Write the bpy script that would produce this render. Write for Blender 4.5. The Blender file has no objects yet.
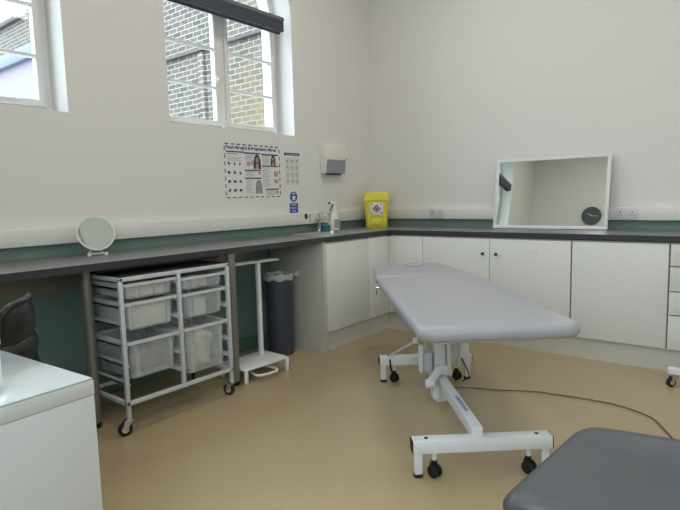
import bpy, bmesh, math, random
from mathutils import Vector, Matrix
random.seed(7)
PI = math.pi
sc = bpy.context.scene
col = sc.collection
R = math.radians

# ------------------------------------------------------------------ helpers
def box(bm, lo, hi, bev=0.0, M=None, seg=2):
    vs = [bm.verts.new((x, y, z)) for x in (lo[0], hi[0]) for y in (lo[1], hi[1]) for z in (lo[2], hi[2])]
    f = [(0,1,3,2),(4,6,7,5),(0,4,5,1),(2,3,7,6),(0,2,6,4),(1,5,7,3)]
    fs = [bm.faces.new([vs[i] for i in q]) for q in f]
    allv = vs
    if bev > 0:
        es = list({e for q in fs for e in q.edges})
        r = bmesh.ops.bevel(bm, geom=es, offset=bev, segments=seg, affect='EDGES', profile=0.5, clamp_overlap=True)
        allv = list({v for q in r['faces'] for v in q.verts} | {v for v in vs if v.is_valid})
    if M is not None:
        bmesh.ops.transform(bm, matrix=M, verts=allv)
    return allv

def lathe(bm, prof, seg=24, M=None, cap=True):
    rings = []; allv = []
    for r, z in prof:
        if r < 1e-6:
            v = bm.verts.new((0, 0, z)); rings.append([v]); allv.append(v)
        else:
            ring = [bm.verts.new((r*math.cos(2*PI*i/seg), r*math.sin(2*PI*i/seg), z)) for i in range(seg)]
            rings.append(ring); allv += ring
    for a, b in zip(rings, rings[1:]):
        for i in range(seg):
            j = (i+1) % seg
            if len(a) == 1 and len(b) == 1: continue
            if len(a) == 1: bm.faces.new((a[0], b[j], b[i]))
            elif len(b) == 1: bm.faces.new((a[i], a[j], b[0]))
            else: bm.faces.new((a[i], a[j], b[j], b[i]))
    if cap:
        if len(rings[0]) > 1: bm.faces.new(rings[0][::-1])
        if len(rings[-1]) > 1: bm.faces.new(rings[-1])
    if M is not None: bmesh.ops.transform(bm, matrix=M, verts=allv)
    return allv

def align(p0, p1):
    p0, p1 = Vector(p0), Vector(p1); d = p1-p0
    q = d.to_track_quat('Z', 'Y')
    return Matrix.Translation(p0) @ q.to_matrix().to_4x4(), d.length

def tube(bm, p0, p1, r, r2=None, seg=14):
    M, L = align(p0, p1)
    return lathe(bm, [(r, 0), (r2 if r2 else r, L)], seg, M)

def bar(bm, p0, p1, w, h, bev=0.003, up=(0, 0, 1)):
    """rectangular section bar from p0 to p1 (centre line)"""
    p0, p1 = Vector(p0), Vector(p1); d = (p1-p0); L = d.length; x = d.normalized()
    y = Vector(up).cross(x).normalized(); z = x.cross(y)
    M = Matrix(((x.x, y.x, z.x, p0.x), (x.y, y.y, z.y, p0.y), (x.z, y.z, z.z, p0.z), (0, 0, 0, 1)))
    return box(bm, (0, -w/2, -h/2), (L, w/2, h/2), bev, M)

def smooth_pts(pts, n=6):
    pts = [Vector(p) for p in pts]; out = []
    for i in range(len(pts)-1):
        a = pts[max(i-1, 0)]; b = pts[i]; c = pts[i+1]; d = pts[min(i+2, len(pts)-1)]
        for k in range(n):
            t = k/n
            out.append(0.5*((2*b)+(c-a)*t+(2*a-5*b+4*c-d)*t*t+(3*b-3*c+d-a)*t**3))
    out.append(pts[-1]); return out

def sweep(bm, pts, r, seg=10, smooth=True, n=6, closed=False):
    pts = smooth_pts(pts, n) if smooth else [Vector(p) for p in pts]
    rings = []
    prev = None
    for i, p in enumerate(pts):
        t = (pts[min(i+1, len(pts)-1)]-pts[max(i-1, 0)]).normalized()
        if prev is None:
            a = t.orthogonal().normalized()
        else:
            a = (prev - t*prev.dot(t)).normalized()
        prev = a; b = t.cross(a)
        rings.append([bm.verts.new(p + (a*math.cos(2*PI*k/seg)+b*math.sin(2*PI*k/seg))*r) for k in range(seg)])
    for A, B in zip(rings, rings[1:]):
        for k in range(seg):
            l = (k+1) % seg
            bm.faces.new((A[k], A[l], B[l], B[k]))
    bm.faces.new(rings[0][::-1]); bm.faces.new(rings[-1])

def prism(bm, outline, z0, z1, M=None, bev=0):
    a = [bm.verts.new((x, y, z0)) for x, y in outline]
    b = [bm.verts.new((x, y, z1)) for x, y in outline]
    n = len(a)
    fs = [bm.faces.new(a[::-1]), bm.faces.new(b)]
    for i in range(n):
        j = (i+1) % n
        fs.append(bm.faces.new((a[i], a[j], b[j], b[i])))
    allv = a+b
    if bev:
        es = list(set(fs[0].edges) | set(fs[1].edges))
        r = bmesh.ops.bevel(bm, geom=es, offset=bev, segments=2, affect='EDGES', profile=0.5)
        allv = list({v for q in r['faces'] for v in q.verts} | {v for v in allv if v.is_valid})
    if M is not None: bmesh.ops.transform(bm, matrix=M, verts=allv)
    return allv

def rrect(x0, x1, y0, y1, r, n=5):
    out = []
    for cx, cy, a0 in ((x1-r, y1-r, 0), (x0+r, y1-r, 90), (x0+r, y0+r, 180), (x1-r, y0+r, 270)):
        for k in range(n+1):
            a = R(a0+90*k/n); out.append((cx+r*math.cos(a), cy+r*math.sin(a)))
    return out

def loft(bm, loops, cap0=True, cap1=True, M=None):
    rings = [[bm.verts.new(p) for p in lp] for lp in loops]
    for A, B in zip(rings, rings[1:]):
        n = len(A)
        for k in range(n):
            l = (k+1) % n
            bm.faces.new((A[k], A[l], B[l], B[k]))
    if cap0: bm.faces.new(rings[0][::-1])
    if cap1: bm.faces.new(rings[-1])
    allv = [v for r in rings for v in r]
    if M is not None: bmesh.ops.transform(bm, matrix=M, verts=allv)
    return allv

def frame2d(bm, outer, inner, y0, y1):
    """ring between two equally long XZ loops, extruded along y"""
    n = len(outer)
    L = [[bm.verts.new((x, y, z)) for x, z in lp] for lp in (outer, inner) for y in (y0, y1)]
    oa, ob, ia, ib = L
    for i in range(n):
        j = (i+1) % n
        bm.faces.new((oa[i], oa[j], ia[j], ia[i])); bm.faces.new((ob[j], ob[i], ib[i], ib[j]))
        bm.faces.new((oa[j], oa[i], ob[i], ob[j])); bm.faces.new((ia[i], ia[j], ib[j], ib[i]))

def obj(name, bm, mat, parent=None, angle=35, kind=None):
    bmesh.ops.recalc_face_normals(bm, faces=bm.faces)
    me = bpy.data.meshes.new(name); bm.to_mesh(me); bm.free()
    mats = mat if isinstance(mat, (list, tuple)) else [mat]
    for m in mats: me.materials.append(m)
    for p in me.polygons: p.use_smooth = True
    me.set_sharp_from_angle(angle=R(angle))
    o = bpy.data.objects.new(name, me); col.objects.link(o)
    if parent: o.parent = parent
    if kind: o['kind'] = kind
    return o

def NB(): return bmesh.new()

def tag(o, label, cat, group=None):
    o['label'] = label; o['category'] = cat
    if group: o['group'] = group
    return o

def thing(name, label, cat, loc=(0, 0, 0), rz=0, group=None):
    o = bpy.data.objects.new(name, None); col.objects.link(o)
    o.empty_display_size = 0.05
    o.location = loc; o.rotation_euler = (0, 0, rz)
    return tag(o, label, cat, group)

def copy_tree(o, parent=None):
    c = o.copy(); col.objects.link(c); c.parent = parent
    for ch in list(o.children): copy_tree(ch, c)
    return c

def dup(src, label, loc, rz=None, group=None):
    c = copy_tree(src); c['label'] = label; c.location = loc
    if rz is not None: c.rotation_euler = (0, 0, rz)
    if group: c['group'] = group
    return c

def text(name, body, size, loc, rot, mat, parent, align='LEFT', bold=0.0, sx=1.0):
    cu = bpy.data.curves.new(name, 'FONT'); cu.body = body; cu.size = size
    cu.align_x = align; cu.align_y = 'CENTER'; cu.extrude = 0.0004; cu.offset = bold
    t = bpy.data.objects.new(name, cu)
    me = bpy.data.meshes.new_from_object(t); bpy.data.objects.remove(t)
    me.materials.clear(); me.materials.append(mat)
    o = bpy.data.objects.new(name, me); col.objects.link(o)
    o.location = loc; o.rotation_euler = rot; o.scale = (sx, 1, 1); o.parent = parent
    return o

# ------------------------------------------------------------------ materials
def s2l(c):
    return tuple(((v/255)/12.92 if v/255 <= 0.04045 else (((v/255)+0.055)/1.055)**2.4) for v in c)

def mat(name, rgb, rough=0.5, metal=0.0, bump=0.0, bscale=200, var=0.0, vscale=8, spec=0.5, coat=0.0):
    m = bpy.data.materials.new(name); m.use_nodes = True
    nt = m.node_tree; b = nt.nodes['Principled BSDF']
    c = (*s2l(rgb), 1)
    b.inputs['Base Color'].default_value = c
    b.inputs['Roughness'].default_value = rough
    b.inputs['Metallic'].default_value = metal
    b.inputs['Specular IOR Level'].default_value = spec
    b.inputs['Coat Weight'].default_value = coat
    tc = nt.nodes.new('ShaderNodeTexCoord')
    if var > 0:
        n = nt.nodes.new('ShaderNodeTexNoise'); n.inputs['Scale'].default_value = vscale; n.inputs['Detail'].default_value = 4
        nt.links.new(tc.outputs['Object'], n.inputs['Vector'])
        r = nt.nodes.new('ShaderNodeValToRGB')
        r.color_ramp.elements[0].position = 0.3; r.color_ramp.elements[1].position = 0.7
        r.color_ramp.elements[0].color = (*[v*(1-var) for v in c[:3]], 1)
        r.color_ramp.elements[1].color = (*[min(1, v*(1+var)) for v in c[:3]], 1)
        nt.links.new(n.outputs['Fac'], r.inputs['Fac']); nt.links.new(r.outputs['Color'], b.inputs['Base Color'])
    if bump > 0:
        n2 = nt.nodes.new('ShaderNodeTexNoise'); n2.inputs['Scale'].default_value = bscale
        nt.links.new(tc.outputs['Object'], n2.inputs['Vector'])
        bp = nt.nodes.new('ShaderNodeBump'); bp.inputs['Strength'].default_value = bump; bp.inputs['Distance'].default_value = 0.002
        nt.links.new(n2.outputs['Fac'], bp.inputs['Height']); nt.links.new(bp.outputs['Normal'], b.inputs['Normal'])
    return m

def emis(name, rgb, strength):
    m = bpy.data.materials.new(name); m.use_nodes = True
    b = m.node_tree.nodes['Principled BSDF']
    b.inputs['Base Color'].default_value = (.8, .8, .8, 1)
    b.inputs['Emission Color'].default_value = (*rgb, 1); b.inputs['Emission Strength'].default_value = strength
    return m

def clearish(name, rgb, alpha, rough=0.25):
    m = bpy.data.materials.new(name); m.use_nodes = True; nt = m.node_tree
    b = nt.nodes['Principled BSDF']; b.inputs['Base Color'].default_value = (*s2l(rgb), 1); b.inputs['Roughness'].default_value = rough
    b.inputs['Alpha'].default_value = alpha
    return m

def glassmat():
    m = bpy.data.materials.new('window glass'); m.use_nodes = True; nt = m.node_tree; nt.nodes.clear()
    o = nt.nodes.new('ShaderNodeOutputMaterial'); mx = nt.nodes.new('ShaderNodeMixShader')
    t = nt.nodes.new('ShaderNodeBsdfTransparent'); t.inputs['Color'].default_value = (.95, .97, .96, 1)
    g = nt.nodes.new('ShaderNodeBsdfGlossy'); g.inputs['Roughness'].default_value = 0.03
    lw = nt.nodes.new('ShaderNodeLayerWeight'); lw.inputs['Blend'].default_value = 0.5
    pw = nt.nodes.new('ShaderNodeMath'); pw.operation = 'POWER'; pw.inputs[1].default_value = 5; nt.links.new(lw.outputs['Facing'], pw.inputs[0])
    fr = nt.nodes.new('ShaderNodeMath'); fr.operation = 'MULTIPLY_ADD'; fr.inputs[1].default_value = .7; fr.inputs[2].default_value = .03
    nt.links.new(pw.outputs[0], fr.inputs[0]); nt.links.new(fr.outputs[0], mx.inputs[0]); nt.links.new(t.outputs[0], mx.inputs[1]); nt.links.new(g.outputs[0], mx.inputs[2])
    nt.links.new(mx.outputs[0], o.inputs[0]); return m

def wallmat():
    m = mat('painted wall', (222, 218, 208), 0.6, bump=0.05, bscale=120)
    nt = m.node_tree; b = nt.nodes['Principled BSDF']
    g = nt.nodes.new('ShaderNodeNewGeometry'); s = nt.nodes.new('ShaderNodeSeparateXYZ')
    nt.links.new(g.outputs['Position'], s.inputs[0])
    c = nt.nodes.new('ShaderNodeMath'); c.operation = 'GREATER_THAN'; c.inputs[1].default_value = 1.02
    nt.links.new(s.outputs['Z'], c.inputs[0])
    mx = nt.nodes.new('ShaderNodeMix'); mx.data_type = 'RGBA'
    mx.inputs[6].default_value = (*s2l((120, 146, 137)), 1); mx.inputs[7].default_value = (*s2l((227, 226, 222)), 1)
    nt.links.new(c.outputs[0], mx.inputs[0]); nt.links.new(mx.outputs[2], b.inputs['Base Color'])
    return m

def floormat():
    m = mat('vinyl floor', (165, 142, 100), 0.30, bump=0.04, bscale=300)
    nt = m.node_tree; b = nt.nodes['Principled BSDF']
    tc = nt.nodes.new('ShaderNodeTexCoord')
    n = nt.nodes.new('ShaderNodeTexNoise'); n.inputs['Scale'].default_value = 160; n.inputs['Detail'].default_value = 3
    n2 = nt.nodes.new('ShaderNodeTexNoise'); n2.inputs['Scale'].default_value = 1.3; n2.inputs['Detail'].default_value = 5
    nt.links.new(tc.outputs['Object'], n.inputs['Vector']); nt.links.new(tc.outputs['Object'], n2.inputs['Vector'])
    a = nt.nodes.new('ShaderNodeMath'); a.operation = 'ADD'
    nt.links.new(n.outputs['Fac'], a.inputs[0]); nt.links.new(n2.outputs['Fac'], a.inputs[1])
    r = nt.nodes.new('ShaderNodeValToRGB')
    r.color_ramp.elements[0].position = 0.35; r.color_ramp.elements[1].position = 0.65
    h = nt.nodes.new('ShaderNodeMath'); h.operation = 'MULTIPLY'; h.inputs[1].default_value = 0.5
    nt.links.new(a.outputs[0], h.inputs[0]); nt.links.new(h.outputs[0], r.inputs['Fac'])
    r.color_ramp.elements[0].color = (*s2l((166, 148, 115)), 1); r.color_ramp.elements[1].color = (*s2l((184, 166, 132)), 1)
    nt.links.new(r.outputs['Color'], b.inputs['Base Color'])
    return m

def brickmat():
    m = mat('stock brick', (150, 140, 110), 0.9); nt = m.node_tree; b = nt.nodes['Principled BSDF']
    tc = nt.nodes.new('ShaderNodeTexCoord'); s = nt.nodes.new('ShaderNodeSeparateXYZ'); c = nt.nodes.new('ShaderNodeCombineXYZ')
    nt.links.new(tc.outputs['Object'], s.inputs[0]); nt.links.new(s.outputs['Y'], c.inputs[0]); nt.links.new(s.outputs['Z'], c.inputs[1])
    br = nt.nodes.new('ShaderNodeTexBrick'); nt.links.new(c.outputs[0], br.inputs['Vector'])
    br.inputs['Scale'].default_value = 1.0; br.inputs['Brick Width'].default_value = 0.235; br.inputs['Row Height'].default_value = 0.088
    br.inputs['Mortar Size'].default_value = 0.008; br.inputs['Bias'].default_value = -0.1
    br.inputs['Color1'].default_value = (*s2l((90, 83, 70)), 1); br.inputs['Color2'].default_value = (*s2l((64, 61, 55)), 1)
    br.inputs['Mortar'].default_value = (*s2l((138, 136, 132)), 1)
    # cleaner yellower bricks low on the near stretch
    n = nt.nodes.new('ShaderNodeTexNoise'); n.inputs['Scale'].default_value = 2.5; nt.links.new(c.outputs[0], n.inputs['Vector'])
    mth = nt.nodes.new('ShaderNodeMapRange'); mth.inputs[1].default_value = .45; mth.inputs[2].default_value = -.5
    nt.links.new(s.outputs['Y'], mth.inputs[0])
    mz = nt.nodes.new('ShaderNodeMapRange'); mz.inputs[1].default_value = 3.9; mz.inputs[2].default_value = 2.6
    nt.links.new(s.outputs['Z'], mz.inputs[0])
    mm = nt.nodes.new('ShaderNodeMath'); mm.operation = 'MULTIPLY'; nt.links.new(mth.outputs[0], mm.inputs[0]); nt.links.new(mz.outputs[0], mm.inputs[1])
    m2 = nt.nodes.new('ShaderNodeMath'); m2.operation = 'MULTIPLY'; nt.links.new(mm.outputs[0], m2.inputs[0]); nt.links.new(n.outputs['Fac'], m2.inputs[1])
    mx = nt.nodes.new('ShaderNodeMix'); mx.data_type = 'RGBA'; mx.blend_type = 'MIX'
    nt.links.new(m2.outputs[0], mx.inputs[0]); nt.links.new(br.outputs['Color'], mx.inputs[6]); mx.inputs[7].default_value = (*s2l((112, 98, 66)), 1)
    nt.links.new(mx.outputs[2], b.inputs['Base Color'])
    return m

M_wall = wallmat()
M_ceil = mat('ceiling paint', (232, 232, 228), 0.8, bump=0.03)
M_floor = floormat()
M_trunk = mat('trunking plastic', (226, 225, 220), 0.4)
M_skirt = mat('skirting green', (100, 126, 116), 0.5)
M_batten = mat('beige board', (150, 143, 132), 0.6, var=0.05)
M_worktop = mat('grey laminate worktop', (116, 117, 117), 0.33, var=0.05, vscale=90)
M_edge = mat('dark worktop edging', (54, 54, 60), 0.45)
M_door = mat('cream cabinet laminate', (222, 223, 219), 0.42)
M_carcass = mat('carcass board', (196, 194, 184), 0.5)
M_plinth = mat('plinth board', (204, 202, 192), 0.5)
M_chrome = mat('chrome', (225, 226, 228), 0.12, metal=1.0)
M_steel = mat('brushed stainless steel', (190, 190, 188), 0.3, metal=1.0)
M_satin = mat('satin grey metal tube', (142, 141, 137), 0.35, metal=0.6)
M_knob = mat('dark nickel', (95, 92, 88), 0.3, metal=0.9)
M_black = mat('black rubber', (22, 22, 24), 0.6)
M_blackp = mat('black plastic', (20, 20, 22), 0.3)
M_white = mat('white powder coated steel', (226, 228, 228), 0.35)
M_silver = mat('silver painted steel', (204, 208, 213), 0.35, metal=0.15)
M_winframe = mat('white gloss window paint', (226, 226, 224), 0.35)
M_glass = glassmat()
M_blind = mat('dark grey blind fabric', (66, 70, 80), 0.7, bump=0.1)
M_blindrail = mat('grey blind cassette', (112, 116, 124), 0.45)
M_vinyl = mat('grey upholstery vinyl', (164, 165, 171), 0.36, bump=0.05, bscale=500)
M_vinyl2 = mat('dark grey chair vinyl', (82, 84, 88), 0.4, bump=0.08, bscale=500)
M_darkvinyl = mat('dark grey seam vinyl', (96, 97, 102), 0.5)  # darker vinyl for the seam around the face hole plug
M_yellow = mat('yellow container plastic', (224, 212, 62), 0.35, var=0.03)
M_paper = mat('white paper', (226, 226, 224), 0.7)
M_navy = mat('navy ink', (38, 52, 112), 0.6)
M_ink = mat('dark ink', (52, 50, 56), 0.6)
M_inkgrey = mat('grey ink', (140, 142, 148), 0.6)
M_signblue = mat('sign blue', (28, 72, 150), 0.5)
M_skin = mat('printed skin tone', (176, 150, 138), 0.6)
M_pink = mat('printed pink', (196, 150, 150), 0.6)
M_yelp = mat('printed ochre', (200, 170, 90), 0.6)
M_mirror = mat('mirror silvering', (228, 236, 232), 0.01, metal=1.0)
M_tray = clearish('clear tray plastic', (226, 232, 234), 0.27, 0.25)
M_trayrim = clearish('clear tray rim plastic', (214, 218, 220), 0.85, 0.3)
M_cream = mat('cream packed goods', (232, 230, 216), 0.7, var=0.06, vscale=14)
M_cloth = mat('cream cloth', (220, 214, 196), 0.9, bump=0.3, bscale=60)
M_binp = mat('charcoal bin plastic', (62, 66, 76), 0.45)
M_bag = clearish('clear bin bag', (226, 226, 218), 0.6, 0.25)
M_desk = mat('white desk laminate', (206, 208, 206), 0.4)
M_deskglass = mat('glass sheet over white desk', (214, 226, 230), 0.12, coat=0.3, var=0.03, vscale=14)
M_teal = mat('glass edge green', (172, 192, 190), 0.2)
M_disp = mat('white dispenser plastic', (228, 226, 218), 0.35)
M_dispw = mat('smoky dispenser window', (150, 152, 156), 0.2, var=0.08, vscale=30)
M_bottle = mat('white bottle plastic', (232, 232, 228), 0.35)
M_soap = mat('teal soap liquid', (30, 112, 138), 0.15)
M_clearb = clearish('clear pump bottle', (206, 212, 212), 0.28, 0.1)
M_labelp = mat('bottle label print', (158, 162, 148), 0.6, var=0.2, vscale=90)
M_brick = brickmat()
M_stone = mat('pale stone ledge', (74, 72, 68), 0.8, var=0.08)
M_slate = mat('grey slate roof', (84, 86, 96), 0.7, var=0.08, vscale=5)
M_render = mat('pale lilac render', (128, 123, 136), 0.8, var=0.03)
M_lead = mat('lead flashing', (100, 108, 126), 0.6)
M_clock = mat('dark grey clock face', (80, 88, 88), 0.5)
M_grnd = mat('tarmac', (120, 120, 118), 0.9)
M_addedlamp = emis('added led panel diffuser', (1.0, 0.97, 0.92), 2.5)  # glow of the added ceiling panels, which are never in view
M_cable = mat('grey cable sheath', (92, 92, 88), 0.5)
M_socket = mat('grey white socket plastic', (206, 206, 208), 0.35)

# ------------------------------------------------------------------ room shell
XB, YF, H = -5.35, -5.6, 3.7
SILL, SPR, WR, WT = 1.732, 2.70, 0.62, 0.36
WINS = (-1.765, -3.688)      # window centres
def arch(cx, inset=0.0, n=20, half=WR, bottom=SILL):
    r = half-inset
    pts = [(cx-r, bottom+inset), (cx+r, bottom+inset)]
    for k in range(n+1):
        a = PI*k/n; pts.append((cx+r*math.cos(a), SPR+r*math.sin(a)))
    return pts

bm = NB(); box(bm, (XB-.2, YF-.2, -.1), (.2, .2, 0)); obj('floor', bm, M_floor, kind='structure')
bm = NB(); box(bm, (XB-.2, YF-.2, H), (.2, WT, H+.1)); obj('ceiling', bm, M_ceil, kind='structure')
bm = NB()
loops = [[(XB-.2, 0), (.2, 0), (.2, H), (XB-.2, H)]] + [arch(c) for c in WINS]
edges = []
for lp in loops:
    vs = [bm.verts.new((x, 0, z)) for x, z in lp]
    edges += [bm.edges.new((vs[i], vs[(i+1) % len(vs)])) for i in range(len(vs))]
r = bmesh.ops.triangle_fill(bm, use_beauty=True, edges=edges)
fs = [f for f in bm.faces]
e = bmesh.ops.extrude_face_region(bm, geom=fs)
bmesh.ops.translate(bm, vec=(0, WT, 0), verts=[v for v in e['geom'] if isinstance(v, bmesh.types.BMVert)])
obj('wall_left', bm, M_wall, kind='structure', angle=20)
bm = NB(); box(bm, (0, YF-.2, 0), (.2, 0, H)); obj('wall_right', bm, M_wall, kind='structure')
BY0, BY1, BZ0, BZ1 = -5.1, -2.5, 1.2, 2.7
bm = NB(); box(bm, (XB-.2, YF-.2, 0), (XB, 0, BZ0)); box(bm, (XB-.2, YF-.2, BZ1), (XB, 0, H)); box(bm, (XB-.2, YF-.2, BZ0), (XB, BY0, BZ1)); box(bm, (XB-.2, BY1, BZ0), (XB, 0, BZ1))
obj('wall_back', bm, M_wall, kind='structure')
w4 = bpy.data.objects.new('window_3', None); col.objects.link(w4); w4['kind'] = 'structure'  # invented window behind the camera, added to brighten the mirror wall
bm = NB()
for a, b in ((BZ0, BZ0+.05), (BZ1-.05, BZ1), (2.2, 2.24)): box(bm, (XB-.13, BY0, a), (XB-.08, BY1, b), .003)
for k in range(4): yy = BY0+(BY1-BY0-.05)*k/3; box(bm, (XB-.132, yy, BZ0), (XB-.078, yy+.05, BZ1), .003)
obj('window_frame', bm, M_winframe, w4)
bm = NB(); box(bm, (XB-.108, BY0, BZ0), (XB-.102, BY1, BZ1)); obj('pane', bm, M_glass, w4)
bm = NB(); box(bm, (XB, YF-.2, 0), (0, YF, H)); obj('wall_front', bm, M_wall, kind='structure')

# trunking on both walls, beige board under the worktop, skirting
bm = NB(); box(bm, (XB, -.05, .972), (-.05, 0, 1.068), .004); box(bm, (XB, -.052, 1.0), (-.05, -.048, 1.002)); obj('trim_1', bm, M_trunk, kind='structure')
bm = NB(); box(bm, (-.05, YF, .972), (0, 0, 1.068), .004); obj('trim_2', bm, M_trunk, kind='structure')
bm = NB(); box(bm, (XB, -.02, .69), (-1.78, 0, .855)); obj('trim_3', bm, M_batten, kind='structure')
bm = NB(); box(bm, (XB, -.018, 0), (-1.53, 0, .1), .003); obj('baseboard_left', bm, M_skirt, kind='structure')

# windows
def make_window(n, cx):
    w = bpy.data.objects.new('window_%d' % n, None); col.objects.link(w); w['kind'] = 'structure'
    w.location = (0, 0, 0)
    Y0, Y1 = .20, .27
    bm = NB(); frame2d(bm, arch(cx), arch(cx, .05), Y0, Y1)
    for s in (-1, 1):   # inner beads
        box(bm, (cx+s*.583-.008, Y0-.012, SILL+.02), (cx+s*.583+.008, Y0, SPR), .002)
    box(bm, (cx-WR, Y0-.01, SILL), (cx+WR, Y1, SILL+.055), .004)
    box(bm, (cx-.03, Y0-.02, SILL+.03), (cx+.03, Y1, SPR+.6), .004)
    box(bm, (cx-WR, Y0, SPR-.03), (cx+WR, Y1, SPR+.03), .004)
    obj('window_frame', bm, M_winframe, w)
    for s in (-1, 1):
        a, b = sorted((cx+s*.032, cx+s*.572))
        bm = NB()
        y0, y1 = Y0-.028, Y0+.02
        st = .036
        box(bm, (a, y0, SILL+.045), (a+st, y1, SPR-.03), .004); box(bm, (b-st, y0, SILL+.045), (b, y1, SPR-.03), .004)
        box(bm, (a+st, y0+.001, SILL+.045), (b-st, y1, SILL+.085), .003); box(bm, (a+st, y0+.001, SPR-.07), (b-st, y1, SPR-.03), .003)
        for z in (2.07, 2.36):
            box(bm, (a+st, y0+.008, z-.009), (b-st, y1, z+.009), .002)
        c = obj('casement', bm, M_winframe, w)
        bm = NB(); box(bm, (a+.02, Y0+.001, SILL+.06), (b-.02, Y0+.006, SPR-.04)); obj('pane', bm, M_glass, c)
        if s < 0:
            bm = NB(); box(bm, (b-.03, y0-.012, 2.10), (b-.008, y0, 2.16), .003); tube(bm, (b-.019, y0-.012, 2.13), (b-.019, y0-.03, 2.13), .007)
            bar(bm, (b-.019, y0-.028, 2.135), (b-.019, y0-.028, 2.03), .014, .01, .003)
            obj('window_latch', bm, M_winframe, c)
        else:
            bm = NB(); bar(bm, (a+.15, y0-.01, SILL+.075), (a+.4, y0-.01, SILL+.075), .012, .008, .002); obj('window_stay', bm, M_winframe, c)
    # fanlight pane
    bm = NB(); lp = arch(cx, .045, bottom=SPR-.0); lp = [(x, z) for x, z in lp if z >= SPR-.001]
    vs = [bm.verts.new((x, .236, z)) for x, z in lp]; vs2 = [bm.verts.new((x, .241, z)) for x, z in lp]
    bm.faces.new(vs); bm.faces.new(vs2[::-1])
    for i in range(len(vs)):
        j = (i+1) % len(vs); bm.faces.new((vs[i], vs[j], vs2[j], vs2[i]))
    obj('fanlight_pane', bm, M_glass, w)
    return w
make_window(1, WINS[1]); make_window(2, WINS[0])

def make_blind(cx, label):
    t = thing('roller_blind', label, 'blind', (cx, .055, 2.58), 0, 'roller blinds in the arched windows')
    bm = NB()
    prism(bm, [(-.055, .0), (.03, .0), (.035, .075), (.02, .10), (-.04, .10), (-.055, .09)], -.56, .530,
          Matrix(((0, 0, 1, 0), (1, 0, 0, 0), (0, 1, 0, 0), (0, 0, 0, 1))), bev=0)
    obj('cassette', bm, M_blind, t)
    bm = NB(); box(bm, (-.565, -.06, .083), (.535, .03, .112), .003); obj('cassette_lid', bm, M_blindrail, t)
    bm = NB(); lathe(bm, [(.012, -.55), (.012, .53)], 12, Matrix.Translation((0, 0, -.002)) @ Matrix.Rotation(PI/2, 4, 'Y')); obj('bottom_bar', bm, M_blind, t)
    return t
b1 = make_blind(WINS[0], 'dark grey roller blind rolled up across the arched window above the poster')
make_blind(WINS[1], 'dark grey roller blind rolled up in the arched window nearest the desk')

# ------------------------------------------------------------------ outside
t = thing('brick_building', 'yellow grey stock brick building wing with stone ledge and slate roof seen through the windows', 'building', (1.5, 4, 0))
bm = NB(); box(bm, (0, -3.5, -1), (.5, 18, 5.9)); o = obj('brick_wall', bm, M_brick, t); o.location = (0, 0, 0)
# keep brick coordinates in place
bm = NB(); box(bm, (-.06, -3.5, 3.77), (0, 1.9, 3.82), .01); obj('ledge', bm, M_stone, t)
bm = NB(); box(bm, (-.10, -3.5, 5.85), (.2, 18, 5.97), .01); obj('coping', bm, M_stone, t)
bm = NB()
prism(bm, [(0, 5.97), (1.6, 7.0), (1.6, 5.97)], -3.5, 18, Matrix(((1, 0, 0, 0), (0, 0, 1, 0), (0, 1, 0, 0), (0, 0, 0, 1)))); obj('roof', bm, M_slate, t)
bm = NB(); box(bm, (-.05, .53, -1), (0, .68, 3.74), .004); obj('pilaster', bm, M_brick, t)
t = thing('rendered_extension', 'low pale lilac rendered extension with lead roof edge outside the left window', 'building', (.9, 8.5, 0))
bm = NB(); box(bm, (0, 0, -1), (.47, 12, 4.45)); obj('rendered_wall', bm, M_render, t)
bm = NB(); box(bm, (-.12, -.1, 4.45), (.47, 12, 4.75), .03); obj('lead_roof', bm, M_lead, t)
bm = NB(); box(bm, (-12, .6, -1.1), (14, 30, -1.0)); tag(obj('yard_ground', bm, M_grnd), 'grey tarmac yard outside between the room and brick wing', 'ground')['kind'] = 'structure'

# ------------------------------------------------------------------ worktop
bm = NB()
outer = [(XB, 0), (0, 0), (0, -3.9), (-.6, -3.9), (-.6, -.6), (XB, -.6)]
SX0, SX1, SY0, SY1 = -1.38, -.82, -.52, -.12
hole = rrect(SX0, SX1, SY0, SY1, .05, 4)
edges = []
for lp in (outer, hole):
    vs = [bm.verts.new((x, y, .862)) for x, y in lp]
    edges += [bm.edges.new((vs[i], vs[(i+1) % len(vs)])) for i in range(len(vs))]
bmesh.ops.triangle_fill(bm, use_beauty=True, edges=edges)
e = bmesh.ops.extrude_face_region(bm, geom=list(bm.faces))
bmesh.ops.translate(bm, vec=(0, 0, .038), verts=[v for v in e['geom'] if isinstance(v, bmesh.types.BMVert)])
WT_ = thing('worktop', 'dark grey laminate worktop on round steel legs running in an L along both walls', 'worktop')
wt = obj('worktop_slab', bm, [M_worktop, M_edge], WT_, angle=20)
for p in wt.data.polygons:
    if abs(p.normal.z) < .5: p.material_index = 1

# sink
t = thing('sink', 'stainless steel inset sink in the worktop near the corner', 'sink', ((SX0+SX1)/2, (SY0+SY1)/2, .9))
w2, d2 = (SX1-SX0)/2, (SY1-SY0)/2
bm = NB()
def rl(i, z, r=.05): return [(x, y, z) for x, y in rrect(-w2+i, w2-i, -d2+i, d2-i, max(r-i*.3, .02), 4)]
loft(bm, [rl(-.03, .001, .07), rl(-.028, .005, .07), rl(-.005, .004, .06), rl(.006, -.004), rl(.012, -.03), rl(.03, -.15), rl(.05, -.16)], cap0=False)
obj('bowl', bm, M_steel, t)
bm = NB(); lathe(bm, [(.035, -.1598), (.035, -.156), (.02, -.157), (0, -.158)], 20); obj('waste', bm, M_chrome, t)

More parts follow.
